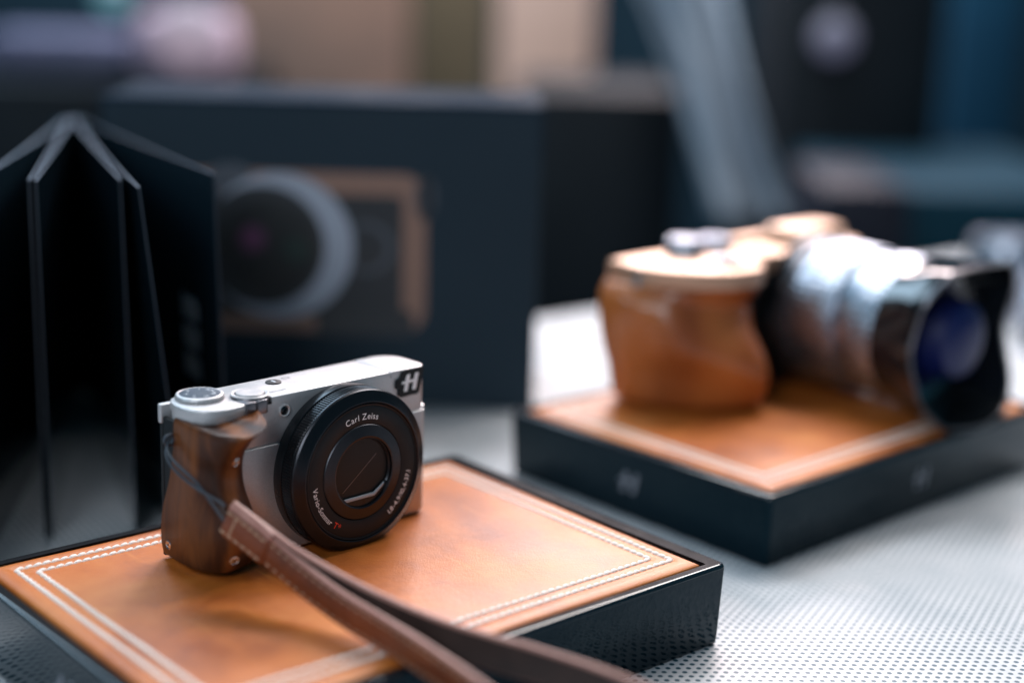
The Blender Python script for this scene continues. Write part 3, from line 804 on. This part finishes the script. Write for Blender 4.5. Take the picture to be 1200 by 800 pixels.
obj('shutter_button', lathe([(5.2, 68.2), (5.2, 70.6), (4.6, 71.2), (0, 71.4)], 40, 'z', (68, 4, 0)), gunmetal, sb)
sl = tube([Vector((109 + 3.2 * math.sin(a), -14, 60 + 5.5 * math.cos(a))) for a in [2 * math.pi * k / 16 for k in range(17)]], 1.7, 8)
obj('strap_lug', sl, chrome, c2)
# sculpted wooden grip wrapping the end
g2 = [  # z, x_right, y_front, x_left, y_back
    (.6, 58, 17, 105, -30), (2, 56.5, 21, 108, -32.5), (8, 55.5, 24, 110, -33.5), (18, 55, 25, 112, -34), (30, 55.5, 22.5, 116, -34.5), (42, 56.5, 19, 118.5, -34.8), (52, 57, 18, 118.5, -35), (58, 58, 19.5, 116, -35), (60, 59, 19, 114, -35)]
cols = []
for (z, xr, yf, xl, yb) in g2:
    sw = math.sin(z / 60 * math.pi)
    P = [(xr, -1, z), (xr + .5, yf * .6, z), (xr + 6, yf * .98, z), (xr + 17, yf * (1 + .06 * sw), z), (xl - 17 + 4 * sw, yf * .45 - 3.0 * sw, z), (xl - 6, -6 - 3 * sw, z), (xl - .5, -18, z), (xl, -27, z), (xl - 3, yb, z), (xl - 14, yb - .5, z)]
    cols.append(catmull(P, 5))
rows = list(zip(*cols)); fine = [catmull(r, 4) for r in rows]
bm = bmesh.new(); g = []
nn = len(fine)
for i, r in enumerate(fine):
    u = i / (nn - 1); rr = []
    for p in r:
        q = Vector(p)
        # carved diagonal channel running from the upper outside to the lower front
        cpos = .03 + .55 * (q.z / 60)
        k_ = max(0, min(1, (cpos - u) / .17)); k_ = k_ * k_ * (3 - 2 * k_)
        win = max(0, min(1, (59 - q.z) / 9)); win = win * win * (3 - 2 * win)
        q -= Vector((.15, 1, 0)) * 5.5 * k_ * win
        bulge = math.exp(-((u - cpos - .10) / .11) ** 2) * win
        q += Vector((.35, 1, 0)) * 3.6 * bulge
        rr.append(bm.verts.new(q))
    g.append(rr)
for i in range(nn - 1):
    for j in range(len(g[0]) - 1): bm.faces.new((g[i][j], g[i + 1][j], g[i + 1][j + 1], g[i][j + 1]))
bm.faces.new([r[0] for r in g]); bm.faces.new([r[-1] for r in g])
bmesh.ops.recalc_face_normals(bm, faces=bm.faces[:])
obj('wooden_grip', bm, redwood, c2, sharp=60)
ZA = 38.5
def l2(name, prof, m, parent, n=96, teeth=None):
    return obj(name, ring(prof, n, 'y', (0, 0, ZA), teeth), m, parent)
ln2 = l2('lens_barrel', [(20, -.5), (36.5, -.5), (37.0, 1), (37.0, 6), (35.5, 7.5), (33, 8), (20, 8)], blk_ring, c2)
l2('mount_ring', [(20, 7.8), (36.4, 8.2), (36.4, 13.2), (35, 13.8), (20, 13.8)], gunmetal, ln2)
l2('zoom_ring', [(20, 13.8), (35.6, 14.2), (36.0, 15, 1), (36.0, 39, 1), (35.6, 39.8), (20, 40)], lens_silver, ln2, 360, lambda i: -.5 if i % 6 < 3 else 0)
l2('middle_ring', [(20, 40), (33.6, 40.2), (33.8, 41), (33.8, 50.5), (33.2, 51), (20, 51)], lens_silver, ln2)
l2('focus_ring', [(20, 51), (35.0, 51.3), (35.3, 52, 1), (35.3, 64, 1), (34.8, 65), (20, 65)], lens_silver, ln2, 360, lambda i: -.45 if i % 6 < 3 else 0)
l2('front_ring', [(20, 65), (33.9, 65), (34.2, 66), (34.2, 71), (33, 72.2), (27, 72.4), (26, 70), (20, 69)], chrome, ln2)
obj('front_element', lathe([(27.5, 70), (22, 74), (19, 86), (17.5, 91), (12, 94.2), (6, 95.4), (0, 95.7)], 64, 'y', (0, 0, ZA)), glass_blue, ln2)
# petal hood: squared off top and bottom
hb = bmesh.new(); n = 120; rr = []
def hood_len(a):   # petals at top and bottom are long, sides short
    return 88 + 13 * abs(math.sin(a)) ** 1.5 * (.9 if math.sin(a) > 0 else 1.3)
def hood_r(a, y):
    base = 35.6 + (y - 64) * .13
    sq = max(abs(math.sin(a)), abs(math.cos(a)) * .97); k = min(1, (y - 64) / 20)
    return base * (1 + k * (min(1.16, 1 / sq * .97) - 1) * .75)
for k in range(9):
    row = []
    for i in range(n):
        a = 2 * math.pi * i / n; y = 63 + (hood_len(a) - 63) * min(k, 8) / 8; r = hood_r(a, y)
        row.append(hb.verts.new((r * math.cos(a), y, ZA + r * math.sin(a) * .97)))
    rr.append(row)
for k in range(8, -1, -1):
    row = []
    for i in range(n):
        a = 2 * math.pi * i / n; y = 63 + (hood_len(a) - 63) * k / 8; r = hood_r(a, y) - 1.5
        row.append(hb.verts.new((r * math.cos(a), y - (.3 if k == 8 else 0), ZA + r * math.sin(a) * .97)))
    rr.append(row)
for a, b in zip(rr, rr[1:] + [rr[0]]):
    for i in range(n): hb.faces.new((a[i], a[(i + 1) % n], b[(i + 1) % n], b[i]))
bmesh.ops.recalc_face_normals(hb, faces=hb.faces[:])
hd = obj('petal_hood', hb, blk_gloss, ln2)
ep = [Vector((hood_r(a, hood_len(a)) * math.cos(a), hood_len(a) + .2, ZA + (hood_r(a, hood_len(a)) - .7) * math.sin(a) * .97)) for a in [2 * math.pi * i / 96 for i in range(97)]]
obj('hood_edge', tube(ep, .9, 6), gunmetal, hd)

# ------------------------------------------------------------------ fanned brochure of glossy black cards standing behind the plinth
BH = 148.5
br = thing('fanned_brochure', 'tall black glossy brochure standing open with its cards fanned out', 'brochure', (175, 255, TZ), 0)
spine = Vector((181, 286))
def sheet(front, name='card', lean=0.0, lab=None, thick=.55, bow=3.0, sp_off=(0, 0)):
    bm = bmesh.new(); s0 = spine + Vector(sp_off); f0 = Vector(front); n = 14; m_ = 12
    d = (f0 - s0); nrm = Vector((-d.y, d.x)).normalized()
    def P(u, w_):
        q = s0 + d * u + nrm * (bow * math.sin(math.pi * u)) + Vector((.76, -.65)) * (lean * (1 - w_) * u)
        return Vector((q.x - 175, q.y - 255, .3 + BH * w_))
    gg = [[bm.verts.new(P(i / n, j / m_)) for j in range(m_ + 1)] for i in range(n + 1)]
    for i in range(n):
        for j in range(m_): bm.faces.new((gg[i][j], gg[i + 1][j], gg[i + 1][j + 1], gg[i][j + 1]))
    r = bmesh.ops.extrude_face_region(bm, geom=bm.faces[:])
    for v in r['geom']:
        if isinstance(v, bmesh.types.BMVert): v.co += Vector((nrm.x, nrm.y, 0)) * thick
    bmesh.ops.recalc_face_normals(bm, faces=bm.faces[:])
    o = obj(name, bm, gloss_card, br, sharp=40)
    # strips on front and top edges; overhead light painted as the paler top
    n2 = Vector((nrm.x, nrm.y, 0))
    a = [P(1, j / m_) for j in range(m_ + 1)]; tdir = Vector((d.x, d.y, 0)).normalized()
    for lst, out, em_ in ((a, tdir, card_edge_shaded), ([P(i / n, 1) for i in range(n + 1)], Vector((0, 0, 1)), card_edge)):
        e = bmesh.new()
        rw = [[e.verts.new(p + n2 * -.12 + out * .06), e.verts.new(p + n2 * (thick + .12) + out * .06)] for p in lst]
        for q0, q1 in zip(rw, rw[1:]): e.faces.new((q0[0], q0[1], q1[1], q1[0]))
        obj('card_edge', e, em_, o)
    return o
def top_at(x, y): v = onz(x, y, TZ + BH); return (v.x, v.y)
fronts = [((-70, 240), 0, .6), ((-30, 215), 0, .4), ((33, 212), 0, .6), ((41, 213), 0, .4), ((140, 212), 2, -.6), ((162, 221), 16, -1.5), ((250, 205), 4, -.6)]
obj('spine', box(spine.x - 184, spine.x - 166, spine.y - 257, spine.y - 250, .3, BH), gloss_card, br)
sheets = []
for k, ((x, y), ln_, bow) in enumerate(fronts):
    f = top_at(x, y); sheets.append(sheet(f, 'card', ln_, bow=bow, sp_off=(k * 1.6 - 5, k * .9)))
# small white print on the last card
f = Vector(top_at(250, 205)); s0 = spine + Vector((6 * 1.6 - 5, 5.4)); d = f - s0; nrm = Vector((-d.y, d.x)).normalized()
def pl_card(cu, cz, size_u=1):
    def fn(u, v, _c):
        uu = cu + u / d.length; w_ = (cz + v) / BH
        q = s0 + d * uu + nrm * (-.6 * math.sin(math.pi * uu)) + Vector((.76, -.65)) * (4 * (1 - w_) * uu) - nrm * .15
        return (q.x - 175, q.y - 255, cz + v)
    return fn
for row_, z0 in ((0, 79), (1, 66), (2, 53)):            # too soft to read in the photograph: rows of upright strokes
    bm = bmesh.new(); pc = pl_card(.83, z0)
    for k in range(6):
        u0 = -10 + k * 3.6; h_ = (11, 9.5, 11, 10, 11, 9)[(k + row_) % 6]
        vs = [bm.verts.new(pc(a, b, 0)) for a, b in ((u0, 0), (u0 + 1.9, 0), (u0 + 1.9, h_), (u0, h_))]
        bm.faces.new(vs)
    obj('printed_strokes', bm, card_print, sheets[-1], smooth=False)

# ------------------------------------------------------------------ large black product box with a camera pictured on its front
q = onz(625, 481, TZ); ph = math.atan2(RT.y, RT.x) + .02
bx = thing('product_box', 'large charcoal product box with a camera pictured on its front', 'box', q, ph)
BW, BHH, BD = 228, 164, 92
obj('box_body', box(-BW, 0, 0, BD, .2, BHH - 26, .8), box_card, bx)
obj('box_lid', box(-BW - .6, .6, -.6, BD + .6, BHH - 25.6, BHH, .8), box_top, bx)
K = F / ((q - CAM).dot(FW))                       # picture scale on the front face, to lay the print out in mm
def fp(x, y): return ((x - 625) / K, (481 - y) / K * 1.02)
def flat(pts, d, m, name, parent):
    bm = bmesh.new(); bm.faces.new([bm.verts.new((u, -.7 - d, v)) for u, v in pts]); return obj(name, bm, m, parent, smooth=False)
def rr_(x0, y0, x1, y1, r):
    a = fp(x0, y1); b = fp(x1, y0); return rounded(a[0], b[0], a[1], b[1], r)
def circ(x, y, r, n=48):
    c = fp(x, y); return [(c[0] + r / K * math.cos(2 * math.pi * i / n), c[1] + r / K * math.sin(2 * math.pi * i / n)) for i in range(n)]
# front print sits on one smooth panel so it crosses the lid line cleanly
pnl = obj('front_label', box(-BW + .8, -.8, -.68, -.62, 2, BHH - 2), box_card, bx, smooth=False)
flat(rr_(196, 212, 497, 393, 13), .06, pr_bronze, 'printed_camera_body', pnl)
flat(rr_(205, 237, 470, 374, 4), .12, pr_dark, 'printed_camera_front', pnl)
flat(rr_(372, 366, 484, 396, 4), .14, pr_dark, 'printed_camera_foot', pnl)
flat(circ(430, 296, 30), .16, pr_grey, 'printed_dial', pnl)
flat(circ(428, 296, 24), .20, pr_dark, 'printed_dial_face', pnl)
flat(rr_(484, 214, 506, 262, 8), .13, pr_grey, 'printed_corner', pnl)
flat(rr_(252, 205, 300, 240, 8), .16, pr_grey, 'printed_dial', pnl)
flat(circ(330, 296, 84), .24, pr_silver, 'printed_lens_ring', pnl)
flat(circ(312, 296, 70), .28, pr_dark, 'printed_lens_ring', pnl)
flat(circ(320, 298, 56), .32, pr_black, 'printed_lens', pnl)
flat(circ(300, 288, 15), .36, pr_purple, 'printed_glint', pnl)
flat(circ(350, 300, 16), .36, pr_green, 'printed_glint', pnl)

# ------------------------------------------------------------------ the dim room behind
def standing(name, label, cat, x0, x1, ytop, d, depth, m, zbase=-930, bv=6, yaw=0.0, ztop=None, kind=None):
    a = at(x0, 200, d); b = at(x1, 200, d); z1 = at((x0 + x1) / 2, ytop, d).z if ztop is None else ztop
    w_ = (Vector((b.x, b.y)) - Vector((a.x, a.y))).length; mid = (a + b) / 2
    t_ = box(-w_ / 2, w_ / 2, 0, depth, 0, z1 - zbase, bv, 2)
    o = obj(name, t_, m, None); o.location = Vector((mid.x, mid.y, zbase)) * S; o.rotation_euler = (0, 0, YAW + yaw)
    if kind: o['kind'] = kind
    else: tag(o, label, cat)
    return o
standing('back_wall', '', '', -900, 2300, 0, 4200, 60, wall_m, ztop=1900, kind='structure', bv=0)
standing('partition_screen', 'beige fabric panel standing behind the left part of the product box', 'screen', 268, 476, 0, 2300, 30, beige_m, ztop=420)
standing('partition_screen', 'narrow olive brown panel between the two beige panels', 'screen', 480, 572, 0, 2480, 30, olive_m, ztop=420)
standing('partition_screen', 'pale peach panel beside the top right corner of the product box', 'screen', 580, 690, 0, 2200, 30, pale_m, ztop=420)
standing('equipment_case', 'black upright case behind the gap right of the product box', 'case', 606, 800, 104, 1750, 260, bcase_m, bv=14)
standing('equipment_case', 'broad black case standing behind the system camera', 'case', 905, 1095, -60, 1900, 300, bcase_m, bv=20)
standing('equipment_case', 'grey violet low case right above the system camera', 'case', 965, 1075, 218, 1500, 200, grey_case_m, bv=14)
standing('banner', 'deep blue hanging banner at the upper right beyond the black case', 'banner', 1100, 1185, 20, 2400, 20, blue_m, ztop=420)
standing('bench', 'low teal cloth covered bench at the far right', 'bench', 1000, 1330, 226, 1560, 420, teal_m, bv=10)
standing('counter', 'dark counter at the far left behind the brochure', 'counter', -260, 262, 92, 1900, 500, bcase_m, bv=8)
pz = at(100, 92, 2000).z
for (x0, x1, yt, m, lab) in ((-20, 150, 36, lav_m, 'lavender box on the dark counter at far left'), (158, 268, 14, pinkw_m, 'pinkish white rounded box on the dark counter')):
    standing('carton', lab, 'carton', x0, x1, yt, 1960, 110, m, zbase=pz + 2, bv=22)
# draped pale cloth slanting down beside the black case
cl = bmesh.new(); gg = []
for i in range(25):
    u = i / 24; xl = 728 + (838 - 728) * u ** .7; xr = 850 + (932 - 850) * u ** 1.6; yy = -40 + 300 * u
    row = []
    for j in range(13):
        w_ = j / 12; p = at(xl + (xr - xl) * w_, yy, 1680 + 26 * math.sin(w_ * 9 + u * 3) + 12 * math.sin(w_ * 21 - u * 5)); row.append(cl.verts.new(p))
    gg.append(row)
for i in range(24):
    for j in range(12): cl.faces.new((gg[i][j], gg[i][j + 1], gg[i + 1][j + 1], gg[i + 1][j]))
solidify(cl, (-FW.x, -FW.y, 0), 3)
o = obj('draped_cloth', cl, cloth_m, None, sharp=180); tag(o, 'pale grey draped cloth hanging slantwise between the black cases', 'cloth')
# glowing globes added to make blurred highlight discs, far off
for (x_, y_, r_, e_, c_, lab) in ((978, 44, 24, .16, (.45, .45, .75), 'faint violet glowing globe added as a blurred highlight at the top right above the black case'), (222, 40, 40, .32, (.95, .74, .92), 'pinkish glowing globe added as a blurred highlight at the top left above the counter'), (134, -6, 22, .35, (.20, .62, .75), 'small teal glowing globe added as a blurred highlight at the top edge on the left')):
    lm = mat('highlight_glow', (.12, .12, .14), .9, spec=.1); b_ = lm.node_tree.nodes['Principled BSDF']
    b_.inputs['Emission Color'].default_value = (*c_, 1); b_.inputs['Emission Strength'].default_value = e_
    p = at(x_, y_, 1850)
    t_ = thing('highlight_globe', lab, 'lamp', p, 0, 'glowing globes added as blurred highlights far behind')
    g_ = obj('globe', lathe([(0, -r_)] + [(r_ * math.cos(a), r_ * math.sin(a)) for a in [math.pi * k / 12 - math.pi / 2 for k in range(1, 12)]] + [(0, r_)], 24, 'z'), lm, t_)
    obj('stem', lathe([(5, r_ - 2), (5, 700)], 12, 'z'), gunmetal, t_)
# small metal things further down the table at the right edge
def small_lens(px_, py_, lab, r, h, m, rot):
    p = onz(px_, py_, TZ)
    t_ = thing('loose_lens', lab, 'lens', (p.x, p.y, TZ + .3), rot)
    b = obj('barrel', lathe([(r * .9, 0), (r, 1), (r, h * .45), (r * .94, h * .47), (r * .94, h * .55), (r, h * .57), (r, h * .9), (r * .9, h), (r * .7, h), (r * .68, h - 3), (0, h - 4)], 64, 'z'), m, t_)
    obj('rubber_ring', ring([(r * .9, h * .2), (r * 1.03, h * .2), (r * 1.03, h * .4), (r * .9, h * .4)], 64, 'z'), blk_satin, b)
small_lens(1172, 372, 'upright silver lens on the dotted surface at the right edge', 26, 58, lens_silver, 0)
small_lens(1248, 410, 'second silver lens just cut off at the right edge', 30, 40, lens_silver, 0)
